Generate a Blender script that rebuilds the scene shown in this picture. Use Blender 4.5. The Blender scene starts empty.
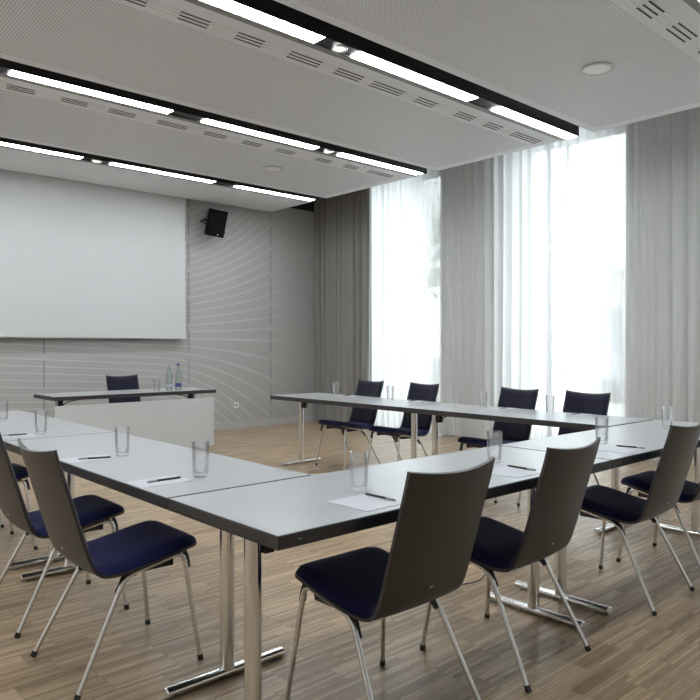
import bpy, bmesh, math, random
from mathutils import Vector, Matrix, noise
random.seed(4)
C = bpy.context.scene.collection
PI = math.pi
sc = bpy.context.scene

# ------------------------------------------------------------------ layout
H = 3.35            # underside of the suspended ceiling panels
PX = 6.30           # window-side end of the panels
WALLY = 8.95
WALLX = 7.85        # inner face of the window wall
LEFTX, NEARY = -2.0, -2.2
TOPZ = 3.98
G = [-0.66, 1.385, 3.405, 5.415, 7.46]    # far edges of the panels = start of each light gap
T = 0.74
TL, TW = 1.885, 0.64

# ------------------------------------------------------------------ materials
def nt(name):
    m = bpy.data.materials.new(name); m.use_nodes = True
    n = m.node_tree; n.nodes.clear()
    return m, n
class NB:
    def __init__(s, tree): s.t = tree
    def n(s, typ, **kw):
        nd = s.t.nodes.new(typ)
        ins = kw.pop('ins', {})
        for k, v in kw.items(): setattr(nd, k, v)
        for k, v in ins.items():
            if isinstance(v, bpy.types.NodeSocket): s.t.links.new(v, nd.inputs[k])
            else: nd.inputs[k].default_value = v
        return nd
    def m(s, op, a, b=0.0, c=0.0, clamp=False):
        nd = s.n('ShaderNodeMath', operation=op, ins={0: a, 1: b, 2: c}); nd.use_clamp = clamp
        return nd.outputs[0]
    def mix(s, f, a, b):
        nd = s.n('ShaderNodeMix', data_type='RGBA', ins={0: f, 6: a, 7: b}); return nd.outputs[2]
    def out(s, sh): s.n('ShaderNodeOutputMaterial', ins={0: sh})
    def ramp01(s, v, a, b): return s.n('ShaderNodeMapRange', ins={0: v, 1: a, 2: b, 3: 0.0, 4: 1.0}).outputs[0]
    def geo(s):
        g = s.n('ShaderNodeNewGeometry'); x = s.n('ShaderNodeSeparateXYZ', ins={0: g.outputs['Position']})
        return x.outputs[0], x.outputs[1], x.outputs[2], g.outputs['Position']
    def obj(s):
        g = s.n('ShaderNodeTexCoord'); x = s.n('ShaderNodeSeparateXYZ', ins={0: g.outputs['Object']})
        return x.outputs[0], x.outputs[1], x.outputs[2], g.outputs['Object']
def c4(r, g=None, b=None):
    if g is None: g = b = r
    return (r, g, b, 1)
def prin(name, col, rough=.5, metal=0, vary=0.06, scale=30, bump=0.0, spec=.5, sheen=0, coat=0, stretch=(1, 1, 1)):
    m, t = nt(name); b = NB(t)
    tc = b.n('ShaderNodeTexCoord'); mp = b.n('ShaderNodeMapping', ins={0: tc.outputs['Object'], 3: stretch})
    ns = b.n('ShaderNodeTexNoise', ins={'Vector': mp.outputs[0], 'Scale': scale, 'Detail': 4.0})
    f = ns.outputs[0]
    lo = tuple(max(0, x * (1 - vary)) for x in col[:3]) + (1,); hi = tuple(min(1, x * (1 + vary)) for x in col[:3]) + (1,)
    p = b.n('ShaderNodeBsdfPrincipled', ins={'Base Color': b.mix(f, lo, hi), 'Roughness': rough, 'Metallic': metal,
            'Specular IOR Level': spec, 'Sheen Weight': sheen, 'Coat Weight': coat, 'Coat Roughness': .22})
    if bump:
        bp = b.n('ShaderNodeBump', ins={'Strength': bump, 'Distance': .002, 'Height': f}); t.links.new(bp.outputs[0], p.inputs['Normal'])
    b.out(p.outputs[0]); return m
M = {}
M['black'] = prin('black_paint', c4(.012), .55)
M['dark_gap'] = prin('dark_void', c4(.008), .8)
M['plastic'] = prin('black_plastic', c4(.015), .42)
M['rubber'] = prin('rubber', c4(.02), .7)
M['chrome'] = prin('satin_chrome', c4(.80, .80, .79), .17, 1, .02)
M['chrome_leg'] = prin('satin_nickel', c4(.72, .71, .69), .27, 1, .03)
M['edge'] = prin('charcoal_edge', c4(.028, .028, .03), .42, 0, .1)
M['laminate'] = prin('light_laminate', c4(.38, .398, .41), .30, 0, .02, 60, spec=.6, coat=.45)
M['panelwhite'] = prin('white_panel', c4(.55, .57, .58), .5, 0, .02)
M['navy'] = prin('navy_wool', c4(.012, .014, .075), .9, 0, .35, 400, .5, .2, .12)
M['navyback'] = prin('dark_navy_wool', c4(.012, .012, .026), .9, 0, .3, 400, .4, .2, .1)
M['wood'] = prin('dark_stained_veneer', c4(.030, .0275, .026), .40, 0, .4, 9, .05, .7, stretch=(14, 14, 1))
M['paint'] = prin('white_wall_paint', c4(.76, .76, .745), .7, 0, .02)
M['baseb'] = prin('grey_baseboard', c4(.45, .445, .44), .5, 0, .02)
M['screen'] = prin('matte_screen_fabric', c4(.58, .60, .61), .85, 0, .01)
M['alu'] = prin('brushed_aluminium', c4(.6), .35, 1, .05)
M['paper'] = prin('white_paper', c4(.50, .52, .56), .6, 0, .01)
M['smooth'] = prin('smooth_ceiling', c4(.74, .765, .80), .6, 0, .015)
M['rail'] = prin('slot_insert', c4(.80), .35, 0, .02)
M['rim'] = prin('grey_rim', c4(.24), .5, 0, .03)
M['upper'] = prin('upper_ceiling', c4(.6), .8, 0, .03)
M['spk'] = prin('speaker_black', c4(.004), .8, spec=.15)
M['spkgrey'] = prin('bracket_grey', c4(.17, .19, .21), .5)
M['bluelabel'] = prin('blue_label', c4(.03, .04, .22), .5)
M['palelabel'] = prin('pale_label', c4(.42, .46, .55), .5)
M['cap'] = prin('blue_cap', c4(.04, .05, .25), .4)
M['pen'] = prin('pen_black', c4(.012), .3)
M['pengrey'] = prin('pen_grey', c4(.35), .3, .6)
M['frame'] = prin('window_frame_grey', c4(.2, .21, .22), .4)
M['drape'] = prin('taupe_drape', c4(.25, .243, .232), .92, 0, .12, 300, .3, .1)

def emis(name, col, s):
    m, t = nt(name); b = NB(t)
    # slightly uneven glow of an opal diffuser
    x, y, z, p = b.obj()
    n = b.n('ShaderNodeTexNoise', ins={'Vector': p, 'Scale': 3.0})
    st = b.m('MULTIPLY', s, b.m('ADD', .97, b.m('MULTIPLY', n.outputs[0], .06)))
    b.out(b.n('ShaderNodeEmission', ins={0: col, 1: st}).outputs[0]); return m
M['lamp'] = emis('opal_diffuser', c4(.93, .965, 1.0), 9.5)
M['spotlamp'] = emis('spot_glow', c4(1, .98, .95), 3.5)

def glassmat(name, col=(1, 1, 1, 1), rough=0.0, ior=1.45, gw=.12):
    m, t = nt(name); b = NB(t)
    g = b.n('ShaderNodeBsdfGlass', ins={'Color': col, 'Roughness': rough, 'IOR': ior}); tr = b.n('ShaderNodeBsdfTransparent', ins={0: col})
    fr = b.n('ShaderNodeFresnel', ins={0: 1.5})
    thin = b.n('ShaderNodeMixShader', ins={0: b.m('MINIMUM', fr.outputs[0], .35), 1: tr.outputs[0], 2: b.n('ShaderNodeBsdfGlossy', ins={'Roughness': .02}).outputs[0]})
    b.out(b.n('ShaderNodeMixShader', ins={0: gw, 1: thin.outputs[0], 2: g.outputs[0]}).outputs[0]); return m
M['glass'] = glassmat('clear_glass', c4(.995, .995, 1))
M['bottle'] = glassmat('bottle_glass', c4(.93, .97, .96))
m, t = nt('window_glass'); b = NB(t)
fr = b.n('ShaderNodeFresnel', ins={0: 1.45})
b.out(b.n('ShaderNodeMixShader', ins={0: fr.outputs[0], 1: b.n('ShaderNodeBsdfTransparent', ins={0: c4(.93, .96, .95)}).outputs[0],
      2: b.n('ShaderNodeBsdfGlossy', ins={'Roughness': .02}).outputs[0]}).outputs[0])
M['pane'] = m

# sheer curtain: transparent weave + translucent/diffuse threads
def sheer(name, op, col):
    m, t = nt(name); b = NB(t)
    x, y, z, p = b.obj()
    mp = b.n('ShaderNodeMapping', ins={0: p, 3: (1, 40, .6)})
    ns = b.n('ShaderNodeTexNoise', ins={'Vector': mp.outputs[0], 'Scale': 1.0, 'Detail': 3.0})
    o = b.m('ADD', op - .02, b.m('MULTIPLY', ns.outputs[0], .04), clamp=True)
    cl = b.n('ShaderNodeMixShader', ins={0: .5, 1: b.n('ShaderNodeBsdfDiffuse', ins={0: col}).outputs[0],
             2: b.n('ShaderNodeBsdfTranslucent', ins={0: col}).outputs[0]})
    b.out(b.n('ShaderNodeMixShader', ins={0: o, 1: b.n('ShaderNodeBsdfTransparent').outputs[0], 2: cl.outputs[0]}).outputs[0])
    return m
M['sheer'] = sheer('sheer_voile', .925, c4(.78, .785, .79))

# perforated ceiling panel
m, t = nt('perforated_panel'); b = NB(t)
x, y, z, p = b.geo()
def cell(v): return b.m('SUBTRACT', b.m('FRACT', b.m('DIVIDE', v, .02)), .5)
cx, cy = cell(x), cell(y)
d2 = b.m('ADD', b.m('MULTIPLY', cx, cx), b.m('MULTIPLY', cy, cy))
hole = b.ramp01(d2, .075, .045)
mx = b.m('LESS_THAN', x, PX - .12)
hole = b.m('MULTIPLY', hole, mx)
nz = b.n('ShaderNodeSeparateXYZ', ins={0: b.n('ShaderNodeNewGeometry').outputs['Normal']}).outputs[2]
hole = b.m('MULTIPLY', hole, b.m('LESS_THAN', nz, -.5))
for g0 in G:                                   # smooth margin around each gap (Y in [g-.08, g+.66])
    a_ = b.m('LESS_THAN', b.m('ABSOLUTE', b.m('SUBTRACT', y, g0 + .285)), .375)
    hole = b.m('MULTIPLY', hole, b.m('SUBTRACT', 1.0, a_))
pr = b.n('ShaderNodeBsdfPrincipled', ins={'Base Color': b.mix(hole, c4(.74, .765, .80), c4(.16)), 'Roughness': .6})
b.out(pr.outputs[0]); M['perf'] = m

# mosaic oak parquet: 22 mm strips along X laid in blocks
m, t = nt('oak_industrial_parquet'); b = NB(t)
x, y, z, p = b.geo()
sw, bh, bl = .017, .136, .27
row = b.m('FLOOR', b.m('DIVIDE', y, sw)); blk = b.m('FLOOR', b.m('DIVIDE', y, bh))
def wn(a_, b_, c_=0.0):
    v = b.n('ShaderNodeCombineXYZ', ins={0: a_, 1: b_, 2: c_})
    return b.n('ShaderNodeTexWhiteNoise', noise_dimensions='3D', ins={0: v.outputs[0]})
off = wn(blk, 3.0).outputs[0]; off2 = b.m('MULTIPLY', wn(row, 9.0).outputs[0], .5)
bx_ = b.m('FLOOR', b.m('ADD', b.m('DIVIDE', x, bl), off))
xs = b.m('ADD', b.m('DIVIDE', x, bl), off); col_ = b.m('FLOOR', xs)
rs = wn(row, col_, 1.0).outputs[0]; rb = wn(blk, bx_, 2.0).outputs[0]
gr = b.n('ShaderNodeTexNoise', ins={'Vector': b.n('ShaderNodeMapping', ins={0: p, 3: (9, 150, 1)}).outputs[0], 'Scale': 1.0, 'Detail': 6.0, 'Roughness': .65}).outputs[0]
tone = b.m('ADD', b.m('ADD', b.m('MULTIPLY', rs, .46), b.m('MULTIPLY', rb, .20)), b.m('SUBTRACT', b.m('MULTIPLY', gr, .9), .24))
cr = b.n('ShaderNodeValToRGB', ins={0: tone}); e = cr.color_ramp
e.elements[0].position = .18; e.elements[0].color = c4(.20, .138, .082)
e.elements[1].position = .95; e.elements[1].color = c4(.60, .46, .305)
k = e.elements.new(.55); k.color = c4(.37, .268, .168)
fy = b.m('FRACT', b.m('DIVIDE', y, sw)); fx = b.m('FRACT', xs)
gap = b.m('MAXIMUM', b.m('LESS_THAN', fy, .11), b.m('LESS_THAN', fx, .006))
cl = b.mix(b.m('MULTIPLY', gap, .6), cr.outputs[0], c4(.10, .07, .045))
rg = b.m('ADD', .24, b.m('MULTIPLY', gr, .14))
bp = b.n('ShaderNodeBump', ins={'Strength': .12, 'Distance': .002, 'Height': b.m('SUBTRACT', b.m('MULTIPLY', rs, .4), gap)})
pr = b.n('ShaderNodeBsdfPrincipled', ins={'Base Color': cl, 'Roughness': rg, 'Normal': bp.outputs[0], 'Specular IOR Level': .45})
b.out(pr.outputs[0]); M['floor'] = m

# screen wall: acoustic panels with milled wave lines
m, t = nt('acoustic_wall'); b = NB(t)
x, y, z, p = b.geo()
zz = b.m('SUBTRACT', z, 1.38); up = b.m('GREATER_THAN', zz, 0.0)
xr = b.m('MAXIMUM', b.m('SUBTRACT', x, 4.2), 0.0); xl = b.m('MAXIMUM', b.m('SUBTRACT', 4.2, x), 0.0)
kk = b.m('ADD', .50, b.m('MULTIPLY', up, -.28))
den = b.m('ADD', 1.0, b.m('MULTIPLY', b.m('MULTIPLY', xr, xr), kk))
slope = b.m('MULTIPLY', b.m('MULTIPLY', xl, b.m('SUBTRACT', 1.0, up)), .055)
v = b.m('DIVIDE', b.m('SUBTRACT', zz, slope), den)
fr = b.m('FRACT', b.m('DIVIDE', b.m('ADD', v, 10.0), .088))
line = b.n('ShaderNodeMapRange', interpolation_type='SMOOTHSTEP', ins={0: b.m('ABSOLUTE', b.m('SUBTRACT', fr, .5)), 1: .15, 2: .02, 3: 0.0, 4: 1.0}).outputs[0]
line = b.m('MULTIPLY', line, b.ramp01(x, 6.9, 5.9))
fine = b.m('FRACT', b.m('DIVIDE', z, .016))
fl = b.m('LESS_THAN', fine, .3)
joint = 0
jl = None
for jx in (0.0, 1.45, 2.933, 4.95, 6.40):
    q = b.m('LESS_THAN', b.m('ABSOLUTE', b.m('SUBTRACT', x, jx)), .006)
    jl = q if jl is None else b.m('MAXIMUM', jl, q)
dash = b.m('LESS_THAN', b.m('FRACT', b.m('DIVIDE', b.m('ADD', z, .1), .42)), .78)
jl = b.m('MULTIPLY', jl, dash)
base = b.mix(b.m('MULTIPLY', fl, .22), c4(.41, .405, .40), c4(.35, .345, .34))
base = b.mix(b.m('MULTIPLY', line, .55), base, c4(.58, .57, .565))
base = b.mix(b.m('MULTIPLY', jl, .75), base, c4(.08))
bp = b.n('ShaderNodeBump', ins={'Strength': .3, 'Distance': .003, 'Height': line})
pr = b.n('ShaderNodeBsdfPrincipled', ins={'Base Color': base, 'Roughness': .6, 'Normal': bp.outputs[0]})
b.out(pr.outputs[0]); M['wave'] = m

# ------------------------------------------------------------------ mesh helpers
def finish(name, bm, mat, parent=None, smooth=False, loc=None):
    me = bpy.data.meshes.new(name); bmesh.ops.recalc_face_normals(bm, faces=bm.faces[:]); bm.to_mesh(me); bm.free()
    for mm in (mat if isinstance(mat, (list, tuple)) else [mat]): me.materials.append(mm)
    if smooth:
        for f in me.polygons: f.use_smooth = True
        if smooth != 'all': me.set_sharp_from_angle(angle=math.radians(40))
    o = bpy.data.objects.new(name, me); C.objects.link(o)
    if parent: o.parent = parent
    if loc: o.location = loc
    return o
def box(bm, x0, x1, y0, y1, z0, z1, bev=0, mi=0, mat=None):
    n0 = set(bm.verts)
    r = bmesh.ops.create_cube(bm, size=1.0)
    for v in r['verts']:
        v.co = Vector((x0 + (v.co.x + .5) * (x1 - x0), y0 + (v.co.y + .5) * (y1 - y0), z0 + (v.co.z + .5) * (z1 - z0)))
    fs = {f for v in r['verts'] for f in v.link_faces}
    if bev:
        es = list({e for f in fs for e in f.edges})
        rr = bmesh.ops.bevel(bm, geom=es, offset=bev, segments=2, profile=.7, affect='EDGES')
    vs = [v for v in bm.verts if v not in n0]
    for v in vs:
        for f in v.link_faces: f.material_index = mi
    if mat is not None:
        for v in vs: v.co = mat @ v.co
    return vs
def fillet(pts, rad, seg=6):
    pts = [Vector(p) for p in pts]; out = [pts[0]]
    for i in range(1, len(pts) - 1):
        a, p, c = pts[i-1], pts[i], pts[i+1]
        da, dc = (a - p), (c - p); r = min(rad, da.length * .45, dc.length * .45)
        s, e = p + da.normalized() * r, p + dc.normalized() * r
        for k in range(seg + 1):
            u = k / seg; out.append(s * (1-u)**2 + p * 2*u*(1-u) + e * u*u)
    out.append(pts[-1]); return out
def tube(bm, pts, r, seg=12, caps=True, sx=1.0, up=None):
    pts = [Vector(p) for p in pts]; rings = []
    tan = (pts[1] - pts[0]).normalized()
    ref = Vector(up) if up else (Vector((0, 0, 1)) if abs(tan.z) < .9 else Vector((0, 1, 0)))
    nrm = (ref - tan * ref.dot(tan)).normalized()
    for i, p in enumerate(pts):
        tn = ((pts[min(i+1, len(pts)-1)] - pts[max(i-1, 0)])).normalized()
        nrm = (nrm - tn * nrm.dot(tn)).normalized(); bn = tn.cross(nrm)
        rr = r[i] if isinstance(r, (list, tuple)) else r
        rings.append([bm.verts.new(p + nrm * math.cos(2*PI*k/seg) * rr + bn * math.sin(2*PI*k/seg) * rr * sx) for k in range(seg)])
    for a_, b_ in zip(rings, rings[1:]):
        for k in range(seg): bm.faces.new((a_[k], a_[(k+1) % seg], b_[(k+1) % seg], b_[k]))
    if caps: bm.faces.new(rings[0][::-1]); bm.faces.new(rings[-1])
def lathe(bm, prof, seg=32, ctr=(0, 0, 0), closed=False):
    rings = []
    for r, z in prof:
        if r < 1e-6: rings.append([bm.verts.new(Vector(ctr) + Vector((0, 0, z)))])
        else: rings.append([bm.verts.new(Vector(ctr) + Vector((r*math.cos(2*PI*k/seg), r*math.sin(2*PI*k/seg), z))) for k in range(seg)])
    prs = list(zip(rings, rings[1:])) + ([(rings[-1], rings[0])] if closed else [])
    for a_, b_ in prs:
        for k in range(seg):
            k2 = (k+1) % seg
            if len(a_) == 1 and len(b_) == 1: continue
            if len(a_) == 1: bm.faces.new((a_[0], b_[k], b_[k2]))
            elif len(b_) == 1: bm.faces.new((a_[k], a_[k2], b_[0]))
            else: bm.faces.new((a_[k], a_[k2], b_[k2], b_[k]))
def tag(o, label, cat, group=None, kind=None):
    o['label'] = label; o['category'] = cat
    if group: o['group'] = group
    if kind: o['kind'] = kind
    return o
def empty(name, loc=(0, 0, 0), rz=0):
    o = bpy.data.objects.new(name, None); C.objects.link(o); o.location = loc; o.rotation_euler = (0, 0, rz); o.empty_display_size = .1
    return o
def struct(name, bm, mat, parent=None, smooth=False):
    o = finish(name, bm, mat, parent, smooth)
    if not parent: o['kind'] = 'structure'
    return o
def copy_tree(o, parent=None):
    c = o.copy(); C.objects.link(c)
    if parent: c.parent = parent
    for ch in list(o.children): copy_tree(ch, c)
    return c
def place(proto, used, loc, rz, label, group=None):
    o = proto if not used else copy_tree(proto)
    o.location = loc; o.rotation_euler = (0, 0, rz); o['label'] = label
    if group: o['group'] = group
    return o

# ------------------------------------------------------------------ room shell
bm = bmesh.new(); box(bm, LEFTX, WALLX + .02, NEARY, WALLY, -.12, 0); struct('floor', bm, M['floor'])
bm = bmesh.new(); box(bm, LEFTX - .2, WALLX + .4, NEARY - .2, WALLY + .2, TOPZ, TOPZ + .15); struct('ceiling', bm, M['upper'])
bm = bmesh.new(); box(bm, LEFTX - .2, WALLX + .4, WALLY, WALLY + .2, -.12, TOPZ); struct('wall_far', bm, M['wave'])
bm = bmesh.new(); box(bm, LEFTX, WALLX, WALLY - .012, WALLY, 3.50, TOPZ); struct('dark_void_sheet', bm, M['dark_gap'])  # near-black sheet paints in the darkness of the void above the cladding
bm = bmesh.new(); box(bm, LEFTX - .2, LEFTX, NEARY - .2, WALLY, -.12, TOPZ); struct('wall_left', bm, M['paint'])
bm = bmesh.new(); box(bm, LEFTX, WALLX + .4, NEARY - .2, NEARY, -.12, TOPZ); struct('wall_near', bm, M['paint'])
bm = bmesh.new(); box(bm, LEFTX, 7.4, WALLY - .014, WALLY, 0, .105, .002); struct('baseboard_far', bm, M['baseb'])
# window wall with openings
wins = [(6.64, 8.28), (3.84, 5.28), (1.0, 2.44), (-1.8, -.36)]  # the two openings nearest the camera are unseen, added for their daylight
Z0, Z1 = .06, 3.90
bm = bmesh.new(); ys = [NEARY - .2] + [q for w in sorted(wins) for q in w] + [WALLY + .2]
for i in range(0, len(ys), 2): box(bm, WALLX, WALLX + .35, ys[i], ys[i+1], -.12, TOPZ)
for a_, b_ in wins:
    box(bm, WALLX, WALLX + .35, a_, b_, -.12, Z0); box(bm, WALLX, WALLX + .35, a_, b_, Z1, TOPZ)
struct('wall_window', bm, M['paint'])
for i, (a_, b_) in enumerate(wins):
    r = empty('window_%d' % (i + 1), (WALLX + .2, (a_ + b_) / 2, Z0)); r['kind'] = 'structure'
    w = (b_ - a_) / 2; h_ = Z1 - Z0
    bm = bmesh.new()
    for (y0, y1, z0, z1) in ((-w, -w + .055, 0, h_), (w - .055, w, 0, h_), (-w + .055, w - .055, 0, .055), (-w + .055, w - .055, h_ - .055, h_), (.12, .165, .055, h_ - .055)):
        box(bm, -.03, .03, y0, y1, z0, z1, .003)
    finish('window_frame', bm, M['frame'], r)
    bm = bmesh.new(); box(bm, -.004, .004, -w + .055, .12, .055, h_ - .055); box(bm, -.004, .004, .165, w - .055, .055, h_ - .055)
    finish('window_pane', bm, M['pane'], r)

# ------------------------------------------------------------------ ceiling panels and light gaps
for i in range(len(G) - 1):
    y0, y1 = G[i] + .36, G[i+1]
    bm = bmesh.new(); box(bm, LEFTX + .01, PX, y0, y1, H, H + .07, .003); struct('ceiling_panel', bm, M['perf'])
bm = bmesh.new(); box(bm, LEFTX + .01, PX, NEARY + .01, G[0], H, H + .07, .003); struct('ceiling_panel', bm, M['perf'])
bm = bmesh.new(); box(bm, LEFTX + .01, PX, G[4] + .36, 8.80, H, H + .07, .003); struct('ceiling_panel', bm, M['smooth'])
lamps = [(-1.76, -.43), (-.08, 1.25), (1.605, 2.935), (3.28, 4.62), (4.96, 6.24)]
strip_lab = {1: 'black recessed light channel nearest the camera, above the near panel edge',
             2: 'black light channel at upper right, ending by the nearer bright window',
             3: 'black recessed light channel running across the middle of the ceiling',
             4: 'black recessed light channel closest to the projection screen'}
for i in range(1, 5):
    g = G[i]; dl = .075 if i == 2 else (.01 if i == 3 else -.005)
    r = empty('linear_ceiling_light', (2.0, g + .235, H)); tag(r, strip_lab[i], 'ceiling light', 'linear light channels in the ceiling')
    ox, oy = -2.0, -(g + .235)
    bm = bmesh.new()
    box(bm, LEFTX + .02 + ox, PX + ox, -.075, .068, .012, .45)            # housing body
    box(bm, LEFTX + .02 + ox, PX + ox, -.075, -.066, -.002, .012)          # near lip
    box(bm, LEFTX + .02 + ox, PX + ox, .062, .068, -.002, .012)
    finish('housing', bm, M['black'], r)
    for a_, b_ in lamps:
        bm = bmesh.new(); box(bm, a_ + ox + dl, min(b_ + ox + dl, PX + ox - .004), -.066, .062, .0005, .012); finish('diffuser', bm, M['lamp'], r)
    bm = bmesh.new(); box(bm, LEFTX + .02 + ox, PX + ox, .068, .1235, -.003, .06); finish('grey_rim', bm, M['rim'], r)
# round spots set between the lamps
spot_p = None
for k, (sx, i, lab) in enumerate([(3.19, 2, 'round spotlight in the upper light channel near the top of the picture'),
                                  (4.79, 3, 'round spotlight in the middle light channel'),
                                  (3.1, 4, 'round spotlight in the light channel by the screen')]):
    if spot_p is None:
        spot_p = r = empty('ceiling_spotlight'); r['category'] = 'spotlight'
        bm = bmesh.new(); lathe(bm, [(.052, .004), (.058, .0), (.058, -.014), (.046, -.016), (.044, .0)], 28); finish('trim_ring', bm, M['alu'], r, 'all')
        bm = bmesh.new(); lathe(bm, [(.0, -.004), (.044, -.004), (.044, -.002), (0, -.002)], 28); finish('lens', bm, M['spotlamp'], r)
    place(spot_p, k > 0, (sx, G[i] + .232, H + .001), 0, lab, 'spotlights in the light channels')
# slot diffusers
vent_lab = {1: 'linear slot vent at the upper right corner, in the nearest panel', 2: 'linear slot vent just below the upper light channel',
            3: 'linear slot vent just below the middle light channel'}
slot_groups = {
 1: [(2.90, 3.11), (3.32, 3.61), (3.74, 3.94), (4.155, 4.36), (4.575, 4.873), (5.096, 5.30), (5.51, 5.80)],
 2: [(.40, .61), (.83, 1.13), (1.28, 1.49), (1.70, 1.90), (2.12, 2.33), (2.54, 2.755), (2.98, 3.27), (3.42, 3.69), (3.80, 4.15), (4.32, 4.566), (4.85, 5.10), (5.29, 5.51), (5.72, 6.17)],
 3: [(-.04, .18), (.40, .61), (.82, 1.03), (1.25, 1.47), (1.67, 1.885), (2.10, 2.32), (2.51, 2.755), (2.97, 3.28), (3.468, 3.71), (3.91, 4.131), (4.33, 4.56), (4.87, 5.09), (5.30, 5.50), (5.68, 6.10)]}
for i in (1, 2, 3):
    yb = G[i] + .36
    r = empty('slot_vent', (3.0, yb, H)); tag(r, vent_lab[i], 'ceiling vent', 'slot vents in the ceiling panels')
    bm = bmesh.new()
    box(bm, -4.0, 3.2, .262, .2645, -.001, .001)
    for q in range(3): box(bm, -4.0, 3.2, .138 + q*.044 - .0085, .138 + q*.044 + .0085, -.0025, .001)
    finish('slot_rail', bm, M['rail'], r)
    for (g0_, g1_) in slot_groups[i]:
        for q in range(3):
            bm = bmesh.new(); sh = .012 * (q - 1)
            box(bm, g0_ - 3.0 + sh, g1_ - 3.0 + sh, .138 + q*.044 - .006, .138 + q*.044 + .006, -.0045, .0)
            finish('air_slot', bm, M['dark_gap'], r)
# flush ceiling loudspeakers
bm0 = None
for k, (x_, y_, lab) in enumerate([(4.857, 2.598, 'round white flush ceiling speaker at upper right'), (4.763, 6.62, 'round white flush ceiling speaker between the two far light channels')]):
    if k == 0:
        cs = r = empty('ceiling_speaker'); r['category'] = 'ceiling speaker'
        bm = bmesh.new(); lathe(bm, [(.118, .0), (.121, -.006), (.116, -.014), (.104, -.017), (.101, -.012), (.101, 0)], 40); finish('rim', bm, M['panelwhite'], r, 'all')
        bm = bmesh.new(); lathe(bm, [(.101, -.011), (.07, -.016), (0, -.019)], 40); finish('grille', bm, M['rail'], r, 'all')
    place(cs, k > 0, (x_, y_, H), 0, lab, 'round speakers in the ceiling')

# ------------------------------------------------------------------ curtains
def curtain(name, y0, y1, xc, amp, per, mat, seed, label, group, z1=3.93, lap=.8):
    rnd = random.Random(seed)
    ph = [rnd.uniform(0, 6.28) for _ in range(6)]
    ny = int((y1 - y0) / .009); zs = [0.015, .25, .7, 1.2, 1.8, 2.4, 3.0, 3.5, z1]
    bm = bmesh.new(); grid = []
    for z_ in zs:
        row = []
        zt = z_ / z1
        for j in range(ny + 1):
            y_ = y0 + (y1 - y0) * j / ny
            w = y_ + .018 * math.sin(2.3 * y_ + ph[0] + zt * .9) + .012 * math.sin(7.1 * y_ + ph[1] + zt * 1.4)
            a_ = amp * (.62 + .38 * math.sin(3.7 * y_ + ph[2])) * (1 - .25 * zt)
            s = math.sin(2*PI*w/per + ph[3]); s = math.copysign(abs(s) ** .8, s)
            off = a_ * s + .25 * amp * math.sin(2*PI*w/(per*.43) + ph[4] + zt * .8)
            sway = .006 * math.sin(zt * 3 + y_ * 2)
            row.append(bm.verts.new((xc + off, y_ + sway + lap * a_ * math.cos(2*PI*w/per + ph[3]) * (1 - zt*.3), z_)))
        grid.append(row)
    for a_, b_ in zip(grid, grid[1:]):
        for j in range(ny): bm.faces.new((a_[j], a_[j+1], b_[j+1], b_[j]))
    o = finish(name, bm, mat, None, 'all'); tag(o, label, 'curtain', group); return o
curtain('drape', 7.60, 8.92, 7.25, .072, .135, M['drape'], 3, 'opaque taupe drape gathered in the far room corner', None)
cg = 'sheer curtains along the windows'
curtain('sheer_curtain', 6.28, 7.80, 7.50, .030, .125, M['sheer'], 5, 'bright sheer white curtain over the far window beside the taupe drape', cg)
curtain('sheer_curtain', 4.60, 6.34, 7.47, .042, .150, M['sheer'], 8, 'greyish sheer curtain between the two bright windows', cg)
curtain('sheer_curtain', 3.58, 4.66, 7.50, .030, .115, M['sheer'], 12, 'bright sheer white curtain over the nearer window, behind the corner chair', cg)
curtain('sheer_curtain', -1.95, 3.62, 7.46, .042, .160, M['sheer'], 21, 'grey sheer curtain at the right edge of the picture', cg)
# ceiling track for the curtains
bm = bmesh.new(); box(bm, 7.44, 7.54, NEARY + .02, WALLY - .03, TOPZ - .045, TOPZ); o = finish('curtain_track', bm, M['alu'])
tag(o, 'long curtain track above the sheer curtains', 'curtain track')

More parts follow.
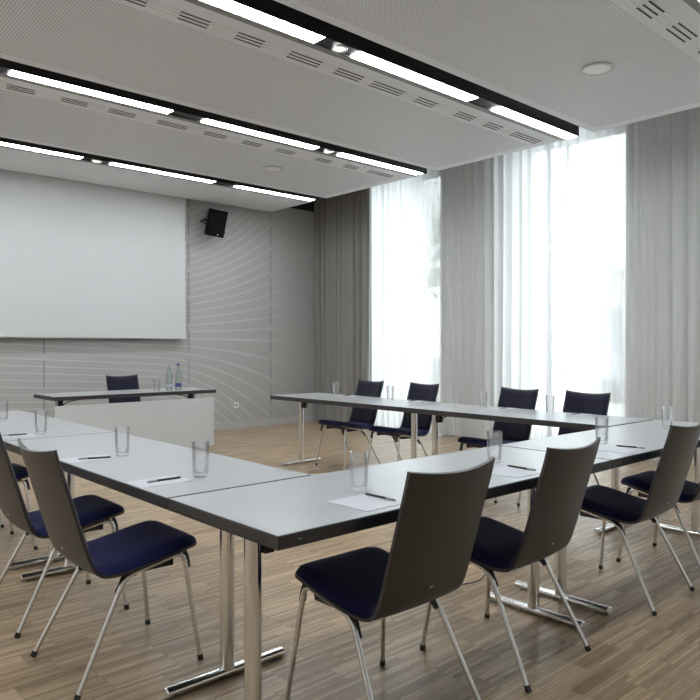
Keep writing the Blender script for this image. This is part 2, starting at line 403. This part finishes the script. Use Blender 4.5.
# ------------------------------------------------------------------ chair
def make_chair():
    r = empty('conference_chair'); r['category'] = 'chair'
    # local: +x is forward, origin on the floor between the four feet; rear feet at x=-.245
    S = lambda s: s - .245
    prof = [(-.090, .888), (-.072, .825), (-.040, .73), (-.007, .63), (.024, .54), (.050, .472), (.072, .434), (.102, .412), (.142, .404), (.21, .408), (.30, .422), (.39, .440), (.46, .454), (.495, .456), (.511, .450)]
    # resample smoothly
    P = []
    for i in range(len(prof) - 1):
        p0 = prof[max(i-1, 0)]; p1 = prof[i]; p2 = prof[i+1]; p3 = prof[min(i+2, len(prof)-1)]
        for k in range(3):
            u = k / 3
            P.append(tuple(.5*((2*p1[d]) + (-p0[d]+p2[d])*u + (2*p0[d]-5*p1[d]+4*p2[d]-p3[d])*u*u + (-p0[d]+3*p1[d]-3*p2[d]+p3[d])*u**3) for d in (0, 1)))
    P.append(prof[-1])
    L = [0]
    for a_, b_ in zip(P, P[1:]): L.append(L[-1] + math.hypot(b_[0]-a_[0], b_[1]-a_[1]))
    tot = L[-1]; nbend = next(i for i, p in enumerate(P) if p[0] > .10)
    NV = 18
    def width(i):
        f = L[i] / tot
        if i <= nbend: w = .206
        else: w = .206 + .008 * math.sin(PI * (L[i]-L[nbend]) / (tot - L[nbend]))
        # rounded front corners
        df = tot - L[i]
        if df < .05: w -= .05 - math.sqrt(max(0, .05**2 - (.05 - df)**2))
        return w
    def normal(i):
        a_, b_ = P[max(i-1, 0)], P[min(i+1, len(P)-1)]
        tx, tz = b_[0]-a_[0], b_[1]-a_[1]; l = math.hypot(tx, tz); return (-tz/l, tx/l)   # points to the sitter side
    def pt(i, v, off=0.0, wf=1.0, dw=0.0):
        nx, nz = normal(i)
        w = (width(i) - dw) * wf; y_ = v * w
        fb = 1 - min(1, L[i] / L[nbend]) if i < nbend else 0
        curve = (.030 * fb ** .6 + .006) * (v * w / .22) ** 2         # edges wrap towards the sitter
        o = off + curve
        s, z_ = P[i][0] + nx*o, P[i][1] + nz*o
        if i < nbend:                                                  # top edge dips in the middle
            dip = max(0, 1 - L[i] / .12); z_ -= .010 * dip * (1 - v*v)
        return Vector((S(s), y_, z_))
    def slab(i0, i1, f_in, f_out, dw, wf=1.0):
        bm = bmesh.new(); top = []; bot = []
        for i in range(i0, i1 + 1):
            u = (L[i]-L[i0]) / (L[i1]-L[i0])
            top.append([bm.verts.new(pt(i, -1 + 2*j/NV, f_out(u, -1 + 2*j/NV), wf, dw)) for j in range(NV+1)])
            bot.append([bm.verts.new(pt(i, -1 + 2*j/NV, f_in(u, -1 + 2*j/NV), wf, dw)) for j in range(NV+1)])
        n = len(top)
        for i in range(n-1):
            for j in range(NV):
                bm.faces.new((top[i][j], top[i][j+1], top[i+1][j+1], top[i+1][j])); bm.faces.new((bot[i][j], bot[i+1][j], bot[i+1][j+1], bot[i][j+1]))
            bm.faces.new((top[i][0], top[i+1][0], bot[i+1][0], bot[i][0])); bm.faces.new((top[i][NV], bot[i][NV], bot[i+1][NV], top[i+1][NV]))
        for j in range(NV):
            bm.faces.new((top[0][j], bot[0][j], bot[0][j+1], top[0][j+1])); bm.faces.new((top[-1][j], top[-1][j+1], bot[-1][j+1], bot[-1][j]))
        return bm
    finish('shell', slab(0, len(P)-1, lambda u, v: -.011, lambda u, v: 0.0, 0), M['wood'], r, True)
    def puff(u, v, h, pu=5, pv=6):
        return h * max(0, (1 - abs(2*u-1)**pu)) ** .5 * max(0, (1 - abs(v)**pv)) ** .5
    ib = nbend - 4
    finish('seat_cushion', slab(ib, len(P)-1, lambda u, v: .0005, lambda u, v: .002 + puff(u, v, .028, 9, 8) + .014*puff(u, v, 1, 2, 2), .004), M['navy'], r, True)
    finish('back_cushion', slab(1, ib, lambda u, v: .0005, lambda u, v: .002 + puff(u, v, .016, 16, 14), .004), M['navyback'], r, True)
    R = .0095
    for sd in (-1, 1):
        rb = Vector((S(.195), sd*.192, .388)); fb = Vector((S(.438), sd*.194, .436)); mid = (rb + fb) / 2
        rf = Vector((S(0), sd*.236, .012)); ff = Vector((S(.49), sd*.236, .012))
        for nm, foot, bend in (('front', ff, fb), ('rear', rf, rb)):
            bm = bmesh.new(); tube(bm, fillet([foot, bend, mid], .045, 7), R, 12)
            lg = finish('leg', bm, M['chrome_leg'], r, True)
            bm = bmesh.new(); d = (bend - foot).normalized(); base = foot + Vector((0, 0, -.012)) 
            tube(bm, [foot - d*.0115 , foot + d*.009], .0116, 12)
            for v in bm.verts:
                if v.co.z < .004: v.co.z = 0
            finish('foot_glide', bm, M['rubber'], lg, True)
        bm = bmesh.new(); tube(bm, fillet([fb + Vector((.012, -sd*.014, -.004)), fb + Vector((.022, -sd*.012, -.030)), fb + Vector((.026, -sd*.010, -.068))], .02), [.015]*3 + [.017]*6 if False else .014, 10, sx=.7)
        finish('stacking_bumper', bm, M['plastic'], r, True)
        bm = bmesh.new(); tube(bm, [rb + Vector((.03, -sd*.012, .006)), rb + Vector((.004, -sd*.012, -.012)), rb + Vector((-.030, -sd*.006, -.058))], [.012, .016, .010], 10, sx=.8)
        finish('stacking_bumper', bm, M['plastic'], r, True)
    bm = bmesh.new()
    for s in (.235, .385):
        z_ = .392 if s < .3 else .412
        tube(bm, [(S(s), -.19, z_), (S(s), .19, z_)], .011, 10)
    for sd in (-1, 1):
        box(bm, S(.22), S(.40), sd*.172 - .012, sd*.172 + .012, .388, .412, .004)
    finish('seat_support', bm, M['plastic'], r, True)
    bm = bmesh.new(); i = nbend - 7
    q = pt(i, .0, -.0125); 
    lathe(bm, [(0, 0), (.009, 0), (.009, .002), (0, .003)], 14)
    a = normal(i); rot = Vector((0, 0, 1)).rotation_difference(Vector((-a[0], 0, -a[1]))).to_matrix().to_4x4()
    rot = Matrix.Translation(q) @ rot @ Matrix.Diagonal((.45, 1, 1, 1))
    for v in bm.verts: v.co = rot @ v.co
    finish('badge', bm, M['alu'], r)
    return r
chair = make_chair()
FR, LW, RW = 'chairs along the front row of tables', 'chairs along the left wing of tables', 'chairs along the window-side tables'
cl = [  # x, y, rz, label, group
 (1.677, 1.68, PI/2, 'large dark-backed chair in the centre foreground, its back towards the camera', FR),
 (2.385, 1.68, PI/2 + .055, 'dark-backed navy chair right of the centre foreground chair, beside paired table feet', FR),
 (3.435, 1.68, PI/2 + .035, 'dark-backed navy chair at right, third along the front tables', FR),
 (4.093, 1.68, PI/2, 'navy chair cut off by the right edge of the picture', FR),
 (1.163, 2.692, 0, 'nearest dark-backed navy chair on the left, seat fully in view beside the tables', LW),
 (1.17, 3.40, 0, 'navy chair just behind the nearest left chair, back cut by the left edge', LW),
 (1.165, 4.700, 0, 'third chair along the left tables, only its seat showing behind two others', LW),
 (1.165, 5.400, 0, 'fourth chair along the left tables, only its leg tips showing at the left edge', LW),
 (4.835, 5.37, PI - .07, 'far chair at the window-side tables, in front of the taupe drape', RW),
 (4.835, 4.61, PI - .09, 'chair at the window-side tables in front of the far bright window', RW),
 (4.835, 3.51, PI - .12, 'chair at the window-side tables in front of the grey stretch of curtain', RW),
 (4.835, 2.865, PI - .12, 'chair near the table corner in front of the nearer bright window', RW),
 (3.70, 8.09, -PI/2, 'navy chair behind the lecturer desk with white front panel', 'chair behind the lecturer desk'),
]
for k, (x_, y_, a_, lab, g) in enumerate(cl):
    ch = place(chair, k > 0, (x_, y_, 0), a_ + random.uniform(-.006, .006), lab, g)

# ------------------------------------------------------------------ tables
def make_table(panel=False):
    r = empty('lecturer_desk' if panel else 'conference_table'); r['category'] = 'desk' if panel else 'table'
    l, w = TL/2 - .0015, TW/2 - .0015; th = .041
    bm = bmesh.new(); box(bm, -l + .005, l - .005, -w + .005, w - .005, T - th + .004, T + .0004); top = finish('tabletop', bm, M['laminate'], r)
    bm = bmesh.new()
    # edge band: a ring with softly rounded outer profile
    prof = [(0.006, T), (.0015, T - .0005), (0.0, T - .004), (0.0, T - th + .008), (.004, T - th), (.10, T - th)]
    rings = []
    for ins, z_ in prof: rings.append([bm.verts.new((sx*(l - ins), sy*(w - ins), z_)) for sx, sy in ((-1, -1), (1, -1), (1, 1), (-1, 1))])
    for a_, b_ in zip(rings, rings[1:]):
        for k in range(4): bm.faces.new((a_[k], a_[(k+1) % 4], b_[(k+1) % 4], b_[k]))
    bm.faces.new(rings[-1])
    finish('edge_band', bm, M['edge'], top)
    for sx in (-1, 1):
        px = sx*(TL/2 - .122)
        bm = bmesh.new()
        pts = []
        hw, hd, rr = .028, .028, .0277
        ring = []
        for qx, qy, a0 in ((1, 1, 0), (-1, 1, 90), (-1, -1, 180), (1, -1, 270)):
            for k in range(5):
                an = math.radians(a0 + k*22.5); ring.append((px + qx*(hw-rr) + rr*math.cos(an), qy*(hd-rr) + rr*math.sin(an)))
        lo = [bm.verts.new((a_, b_, .034)) for a_, b_ in ring]; hi = [bm.verts.new((a_, b_, T - th)) for a_, b_ in ring]
        for k in range(len(ring)): bm.faces.new((lo[k], lo[(k+1) % len(ring)], hi[(k+1) % len(ring)], hi[k]))
        bm.faces.new(lo[::-1]); bm.faces.new(hi)
        finish('post', bm, M['chrome'], r, True)
        bm = bmesh.new(); tube(bm, [(px, -.258, .0205), (px, -.254, .0205), (px, .254, .0205), (px, .258, .0205)], [.015, .0185, .0185, .015], 20, sx=1.25, up=(0, 0, 1))
        ft = finish('foot', bm, M['chrome'], r, True)
        bm = bmesh.new()
        bm.free()
        for sy in (-1, 1):
            bm = bmesh.new(); box(bm, px - .018, px + .018, sy*.205 - .02, sy*.205 + .02, 0.0, .006, .001)
            finish('glide', bm, M['spkgrey'], ft)
        bm = bmesh.new(); box(bm, px - .05, px + .05, -.07, .07, T - th - .008, T - th, .002)
        box(bm, px - sx*.05 - .02, px - sx*.05 + .02, -.024, .024, T - th - .10, T - th - .002, .006)
        finish('bracket', bm, M['plastic'], r)
        bm = bmesh.new(); tube(bm, fillet([(px - sx*.035, 0, .60), (px - sx*.12, 0, .66), (px - sx*.30, 0, T - th - .012)], .03), .006, 8)
        box(bm, px - sx*.30 - .04, px - sx*.30 + .04, -.03, .03, T - th - .018, T - th, .003)
        finish('folding_brace', bm, M['plastic'], r, True)
        if panel:
            bm = bmesh.new(); box(bm, px - .012, px + .012, -w + .045, -.02, .60, .62); finish('panel_arm', bm, M['plastic'], r)
    if panel:
        bm = bmesh.new(); box(bm, -l + .012, l - .012, -w + .035, -w + .052, .068, .642, .002); finish('modesty_panel', bm, M['panelwhite'], r)
    else:
        bm = bmesh.new(); box(bm, -l + .07, -l + .083, -w - .0006, -w + .002, T - .022, T - .017); finish('badge', bm, M['spkgrey'], r)
    return r
tb = make_table()
tl = [
 (1.112 + TL/2, 1.845, 0, 'left table of the front row, its near corner in the foreground'),
 (1.114 + TL*1.5, 1.845, 0, 'right table of the front row, meeting the window-side tables'),
 (1.112 + TW/2, 2.168 + TL/2, PI/2, 'nearest table of the left wing, with two glasses and two sheets'),
 (1.112 + TW/2, 2.171 + TL*1.5, PI/2, 'farther table of the left wing, reaching towards the lecturer desk'),
 (4.245 + TW/2, 2.180 + TL/2, PI/2, 'nearer table along the windows, joining the front row at the corner'),
 (4.245 + TW/2, 2.183 + TL*1.5, PI/2, 'far table along the windows, its free end in the room centre'),
]
for k, (x_, y_, a_, lab) in enumerate(tl): place(tb, k > 0, (x_, y_, 0), a_, lab, 'conference tables set in a U')
def shift_legs(root, side, dx, dy):      # legs are bolted a little off the drawn centre on some tables
    m3 = Matrix.Rotation(-root.rotation_euler.z, 3, 'Z'); d = m3 @ Vector((dx, dy, 0))
    for c_ in root.children:
        if c_.name.split('.')[0] in ('post', 'foot', 'bracket', 'folding_brace') and (sum(v.co.x for v in c_.data.vertices) > 0) == (side > 0):
            c_.location = d
tabs = [tb] + [o for o in C.objects if o.name.startswith('conference_table.')]
shift_legs(tabs[0], -1, .0, -.02); shift_legs(tabs[0], 1, -.065, -.025)
shift_legs(tabs[1], -1, -.065, -.02); shift_legs(tabs[2], -1, -.02, -.03); shift_legs(tabs[2], 1, -.02, -.03); shift_legs(tabs[3], -1, -.02, -.03)
pod = make_table(True); pod.location = (2.458 + TL/2, 7.19 + TW/2, 0)
tag(pod, 'lecturer desk with white front panel below the screen', 'desk')

# ------------------------------------------------------------------ glasses, sheets, pens, bottles
bm = bmesh.new()
lathe(bm, [(0, .001), (.024, 0), (.0275, .002), (.0298, .008), (.0318, .05), (.0335, .10), (.0345, .139), (.0341, .1402), (.0337, .139), (.0326, .10), (.0308, .05), (.0284, .022), (.023, .0165), (0, .0155)], 36)
gl = finish('drinking_glass', bm, M['glass'], None, 'all'); gl['category'] = 'glass'
GG = 'tall drinking glasses on the tables'
gs = [(1.395, 2.430, T, 'tall glass on the near left table, closest to the seam'), (1.385, 3.141, T, 'tall glass beside the sheet in front of the second left chair'),
 (1.374, 4.247, T, 'tall glass on the farther left table, just past the seam'), (1.416, 5.159, T, 'tall glass at the far left edge of the picture'),
 (1.685, 1.815, T, 'large tall glass in front of the centre foreground chair'), (2.534, 1.842, T, 'tall glass between the centre foreground chair and its right neighbour'),
 (3.447, 1.815, T, 'tall glass on the front row near the dark table corner, behind a chair back'), (4.371, 1.867, T, 'tall glass on the corner table against the grey curtain'),
 (4.787, 5.515, T, 'tall glass at the far end of the window-side tables'), (4.646, 4.573, T, 'tall glass between the two far window-side chairs'),
 (4.702, 3.534, T, 'tall glass on the window-side table left of the third chair'), (4.668, 2.879, T, 'tall glass on the window-side table between the two nearer chairs'),
 (3.63, 7.30, T, 'small-looking glass left of the bottles on the lecturer desk')]
for k, (x_, y_, z_, lab) in enumerate(gs): place(gl, k > 0, (x_, y_, z_ + .0006), 0, lab, GG)

SG, PG = 'paper sheets on the tables', 'black pens on the sheets'
sheets = [ # cx, cy, wx, wy, rz, pen dx, pen dy, pen angle, where
 (1.228, 2.455, .215, .148, .02, .02, -.006, 0.0, 'before the nearest left chair'),
 (1.232, 3.165, .215, .148, -.05, .02, -.03, -.33, 'before the second left chair'),
 (1.230, 4.262, .215, .148, .0, .0, .0, -.1, 'before the third left chair'),
 (1.232, 5.00, .215, .148, .03, .0, .0, .1, 'before the fourth left chair'),
 (1.590, 1.66, .205, .19, .0, .062, .015, PI/2 + .05, 'behind the back of the centre foreground chair'),
 (2.405, 1.66, .205, .19, .0, .085, .012, PI/2, 'before the second front-row chair'),
 (3.320, 1.66, .205, .19, .0, .10, -.015, PI/2 + .2, 'before the third front-row chair'),
 (4.330, 1.70, .205, .19, .0, .02, .0, PI/2, 'before the right-edge chair'),
 (4.775, 5.33, .215, .148, .0, .0, .0, .1, 'before the far window-side chair'),
 (4.775, 4.40, .215, .148, .0, .0, .0, .0, 'before the second window-side chair'),
 (4.775, 3.38, .215, .148, .0, .0, .0, .1, 'before the third window-side chair'),
 (4.775, 2.72, .215, .148, .0, .0, .0, 0.0, 'before the nearest window-side chair'),
]
def make_pen():
    bm = bmesh.new(); tube(bm, [(-.072, 0, .0), (-.062, 0, 0), (.03, 0, 0)], [.0012, .0040, .0044], 10)
    p = finish('ballpoint_pen', bm, M['pen'], None, True); p['category'] = 'pen'
    bm = bmesh.new(); tube(bm, [(.03, 0, 0), (.066, 0, 0), (.072, 0, 0)], [.0042, .0040, .002], 10); finish('pen_cap', bm, M['pengrey'], p, True)
    bm = bmesh.new(); box(bm, .028, .064, -.0012, .0012, .004, .0062); finish('clip', bm, M['chrome'], p)
    return p
pen = make_pen(); shp = {}
for k, (cx, cy, wx, wy, rz, dx, dy, pa, where) in enumerate(sheets):
    key = (wx, wy)
    if key not in shp:
        bm = bmesh.new(); box(bm, -wx/2, wx/2, -wy/2, wy/2, 0, .0012); shp[key] = o = finish('paper_sheet', bm, M['paper']); o['category'] = 'paper'; used = False
    else: used = True
    place(shp[key], used, (cx, cy, T + .0006), rz, 'white paper sheet ' + where, SG)
    place(pen, k > 0, (cx + dx, cy + dy, T + .0064), pa + PI, 'thin black pen lying on the sheet ' + where, PG)

def make_bottle():
    r = empty('water_bottle'); r['category'] = 'bottle'
    bm = bmesh.new()
    lathe(bm, [(0, .004), (.03, 0), (.0355, .003), (.0365, .01), (.0365, .17), (.034, .195), (.022, .235), (.0155, .265), (.0140, .295), (.0150, .300), (.0125, .300),
               (.0115, .265), (.018, .235), (.031, .193), (.0335, .17), (.0335, .012), (.028, .006), (0, .008)], 28)
    finish('bottle_body', bm, M['bottle'], r, 'all')
    bm = bmesh.new(); lathe(bm, [(.0372, .045), (.0376, .046), (.0376, .083), (.0372, .084)], 28); finish('label', bm, M['bluelabel'], r, 'all')
    bm = bmesh.new(); lathe(bm, [(.0165, .293), (.0168, .312), (.015, .315), (0, .315)], 20); finish('cap', bm, M['cap'], r, 'all')
    return r
bt = make_bottle()
place(bt, False, (3.80, 7.33, T + .0006), 0, 'left glass water bottle on the lecturer desk, with pale label', 'bottles on the lecturer desk')
b2 = place(bt, True, (3.905, 7.31, T + .0006), 1.0, 'right glass water bottle on the lecturer desk, with blue label and cap', 'bottles on the lecturer desk')

bm = bmesh.new(); tube(bm, fillet([(2.45, 2.62, .0032), (2.62, 2.45, .0032), (2.80, 2.335, .0032), (2.92, 2.27, .0032), (3.03, 2.275, .0032), (3.13, 2.34, .0032), (3.22, 2.46, .0032), (3.24, 2.7, .0032)], .08), .003, 6)
o = finish('floor_cable', bm, M['spkgrey'], None, True); tag(o, 'thin dark cable curving over the floor between the two front chairs', 'cable')
for c_ in bt.children:
    if c_.name.startswith(('label', 'cap')): c_.material_slots[0].link = 'OBJECT'; c_.material_slots[0].material = M['palelabel']
# ------------------------------------------------------------------ projection screen
r = empty('projection_screen', (3.0, 8.845, 1.36)); tag(r, 'large white projection screen pulled down behind the lecturer desk', 'projection screen')
bm = bmesh.new(); box(bm, -2.0, 1.842, -.0012, .0012, .018, 2.42); finish('screen_fabric', bm, M['screen'], r)
bm = bmesh.new(); box(bm, -2.0, 1.842, -.008, .008, 0, .02, .003); finish('bottom_bar', bm, M['alu'], r)
bm = bmesh.new(); box(bm, -2.05, 1.9, -.005, .085, 2.40, 2.55, .01)
for hx in (-1.5, 0, 1.5): box(bm, hx - .02, hx + .02, .02, .06, 2.54, TOPZ - 1.36)
finish('roller_case', bm, M['panelwhite'], r)
# drop hangers tie the case to the wall behind the panel
# ------------------------------------------------------------------ wall loudspeaker
r = empty('wall_loudspeaker', (5.24, 8.70, 3.04)); tag(r, 'black loudspeaker on a bracket right of the projection screen', 'loudspeaker')
rot = Matrix.Rotation(math.radians(-6), 4, 'Z') @ Matrix.Rotation(math.radians(14), 4, 'X') @ Matrix.Rotation(math.radians(5), 4, 'Y')
bm = bmesh.new(); box(bm, -.125, .125, -.10, .10, -.19, .19, .012)
for v in bm.verts:
    if v.co.y > 0: v.co.x *= .75
for v in bm.verts: v.co = rot @ v.co
finish('cabinet', bm, M['spk'], r)
bm = bmesh.new(); box(bm, -.112, .112, -.106, -.099, -.175, .175, .004)
for v in bm.verts: v.co = rot @ v.co
gr_ = finish('grille', bm, M['spk'], r)
bm = bmesh.new(); box(bm, .01, .032, -.109, -.105, -.165, -.150)
for v in bm.verts: v.co = rot @ v.co
finish('badge', bm, M['alu'], gr_)
bm = bmesh.new()
for sx in (-1, 1):
    tube(bm, [(sx*.12, .02, .03 if sx < 0 else -.12), (sx*.165, .02, .03 if sx < 0 else -.12)], .022, 12)
tube(bm, fillet([(-.155, .02, .03), (-.155, .16, .03), (.0, .20, .0), (.155, .16, -.12), (.155, .02, -.12)], .03), .010, 8)
finish('yoke', bm, M['plastic'], r, True)
bm = bmesh.new(); box(bm, -.02, .16, .19, .235, -.10, .20, .006); finish('wall_plate', bm, M['spkgrey'], r)
# ------------------------------------------------------------------ outlet
r = empty('wall_outlet', (5.75, WALLY, .36)); tag(r, 'small white power outlet low on the wall right of the desk', 'power outlet')
bm = bmesh.new(); box(bm, -.041, .041, -.010, 0, -.041, .041, .003); finish('cover_plate', bm, M['rail'], r)
bm = bmesh.new(); box(bm, -.125, -.045, -.008, 0, -.041, .041, .003); finish('blank_plate', bm, M['baseb'], r)
bm = bmesh.new(); lathe(bm, [(0, 0), (.019, 0), (.019, .001), (0, .001)], 20)
for v in bm.verts: v.co = Vector((v.co.x, -.0105 - v.co.z, v.co.y))
finish('socket', bm, M['spkgrey'], r)

# ------------------------------------------------------------------ outside the windows
M['pave'] = prin('pavement', c4(.6, .59, .57), .85, 0, .1, 2)
M['facade'] = prin('pale_facade', c4(.75, .73, .70), .8, 0, .05, 1)
M['facglass'] = prin('facade_window', c4(.3, .32, .34), .3, 0, .1)
M['leaf'] = prin('leaves', c4(.42, .46, .34), .8, 0, .5, 3)
M['bark'] = prin('bark', c4(.12, .09, .07), .9, 0, .3, 8)
M['carpaint'] = prin('silver_car_paint', c4(.35, .37, .40), .3, .3)
bm = bmesh.new(); box(bm, WALLX + .35, 70, -40, 60, -.4, -.15); o = finish('pavement', bm, M['pave']); o['kind'] = 'structure'
r = empty('street_building', (34, 16, -.15)); tag(r, 'pale street building faintly seen through the nearer window', 'building')
bm = bmesh.new(); box(bm, 0, 10, -13, 11, 0, 5.2); box(bm, -.25, 10.2, -13.2, 11.2, 5.2, 5.5); finish('wall', bm, M['facade'], r)
for k in range(7):
    bm = bmesh.new(); box(bm, -.05, .02, -12 + k*3.2, -10.2 + k*3.2, .9, 3.4); finish('shop_window', bm, M['facglass'], r)
def tree(x_, y_, h_, lab, seed):
    rnd = random.Random(seed)
    r = empty('street_tree', (x_, y_, -.15)); tag(r, lab, 'tree', 'trees outside the windows')
    bm = bmesh.new(); tube(bm, [(0, 0, 0), (.05, 0, h_*.3), (.0, .1, h_*.6), (.1, .1, h_*.85)], [.16, .12, .08, .03], 10)
    for k in range(7):
        an = k * 2.4; zz_ = h_*(.35 + .06*k)
        tube(bm, [(0, .03, zz_), (math.cos(an)*.8, math.sin(an)*.8, zz_ + .7), (math.cos(an)*1.4, math.sin(an)*1.4, zz_ + 1.3)], [.06, .035, .012], 6)
    finish('trunk', bm, M['bark'], r, True)
    bm = bmesh.new()
    for k in range(2600):
        th, ph_ = rnd.uniform(0, 2*PI), math.acos(rnd.uniform(-1, 1)); rad = rnd.uniform(.35, 1) ** .5
        c_ = Vector((math.cos(th)*math.sin(ph_)*1.9*rad, math.sin(th)*math.sin(ph_)*1.9*rad, h_*.68 + math.cos(ph_)*h_*.33*rad))
        c_ += noise.noise_vector(c_*.9) * .6
        a_ = Vector((rnd.uniform(-1, 1), rnd.uniform(-1, 1), rnd.uniform(-1, 1))).normalized() * .11; b2 = a_.orthogonal().normalized() * .06
        vs = [bm.verts.new(c_ + a_), bm.verts.new(c_ + b2), bm.verts.new(c_ - a_), bm.verts.new(c_ - b2)]; bm.faces.new(vs)
    finish('foliage', bm, M['leaf'], r)
tree(15.5, 14.6, 6.5, 'leafy tree faintly seen through the far window', 2)
tree(21.0, 12.6, 5.0, 'small tree faintly seen through the left part of the nearer window', 6)
# parked car
r = empty('parked_car', (17.0, 9.7, -.15), PI/2); tag(r, 'grey parked car faintly seen through the nearer window', 'car')
bm = bmesh.new()
secs = []
top = [(-2.1, .55), (-2.0, .78), (-1.6, .88), (-1.2, .95), (-.7, 1.36), (.1, 1.45), (.9, 1.40), (1.55, 1.02), (2.0, .95), (2.1, .6)]
for x_, zt in top:
    rg_ = []
    for f_, wv in ((.0, .80), (.3, .86), (.6, .84), (.85, .66), (1.0, .45)):
        rg_.append((wv, .28 + (zt - .28) * f_))
    secs.append([bm.verts.new((x_, w_, z_)) for w_, z_ in rg_] + [bm.verts.new((x_, -w_, z_)) for w_, z_ in rg_[::-1]])
for a_, b_ in zip(secs, secs[1:]):
    for k in range(10): bm.faces.new((a_[k], a_[(k+1) % 10], b_[(k+1) % 10], b_[k]))
bm.faces.new(secs[0][::-1]); bm.faces.new(secs[-1])
finish('body', bm, M['carpaint'], r, True)
for sx in (-1.3, 1.3):
    for sy in (-1, 1):
        bm = bmesh.new(); tube(bm, [(sx, sy*.68, .32), (sx, sy*.88, .32)], .32, 24); finish('wheel', bm, M['rubber'], r, True)
for sy in (-1, 1):
    bm = bmesh.new(); vs = [bm.verts.new((a_, sy*w_, z_)) for a_, w_, z_ in ((-1.0, .83, .98), (-.62, .68, 1.30), (.9, .68, 1.33), (1.35, .83, 1.02))]
    bm.faces.new(vs); ret = bmesh.ops.extrude_face_region(bm, geom=bm.faces[:])
    for v in ret['geom']:
        if isinstance(v, bmesh.types.BMVert): v.co.y += sy*.03
    finish('side_window', bm, M['facglass'], r)

# ------------------------------------------------------------------ daylight
w = bpy.data.worlds.new('world'); sc.world = w; w.use_nodes = True
t = w.node_tree; t.nodes.clear(); b = NB(t)
sky = b.n('ShaderNodeTexSky', sky_type='HOSEK_WILKIE', turbidity=7.0, ground_albedo=.4, sun_direction=Vector((-.6, .3, .75)).normalized())
mixc = b.mix(.72, sky.outputs[0], c4(.90, .95, 1.0))
b.n('ShaderNodeOutputWorld', ins={0: b.n('ShaderNodeBackground', ins={0: mixc, 1: 5.1}).outputs[0]})
for (a_, b_) in wins:          # light portals in the window openings
    ld = bpy.data.lights.new('window_portal', 'AREA'); ld.shape = 'RECTANGLE'; ld.size = Z1 - Z0; ld.size_y = b_ - a_
    ld.cycles.is_portal = True
    o = bpy.data.objects.new('window_portal', ld); C.objects.link(o); o.location = (WALLX + .32, (a_ + b_)/2, (Z0+Z1)/2)
    o.rotation_euler = (0, PI/2, 0)

# ------------------------------------------------------------------ camera
cam = bpy.data.cameras.new('camera'); co = bpy.data.objects.new('camera', cam); C.objects.link(co)
f, yaw, pitch, ch_ = 688.21, .8356, -.0061, 1.2622
cam.sensor_width = 36; cam.lens = 36 * f / 700; cam.clip_start = .05; cam.clip_end = 300
co.location = (0, 0, ch_); co.rotation_euler = (PI/2 + pitch, 0, yaw - PI/2)
sc.camera = co
sc.view_settings.view_transform = 'Standard'; sc.view_settings.look = 'None'; sc.view_settings.gamma = 1
sc.view_settings.use_curve_mapping = False
sc.view_settings.exposure = 1.72
cy = sc.cycles
cy.use_denoising = True; cy.max_bounces = 12; cy.diffuse_bounces = 5; cy.glossy_bounces = 4; cy.transmission_bounces = 10; cy.transparent_max_bounces = 16
cy.caustics_reflective = False; cy.caustics_refractive = False; cy.sample_clamp_indirect = 8; cy.blur_glossy = .5
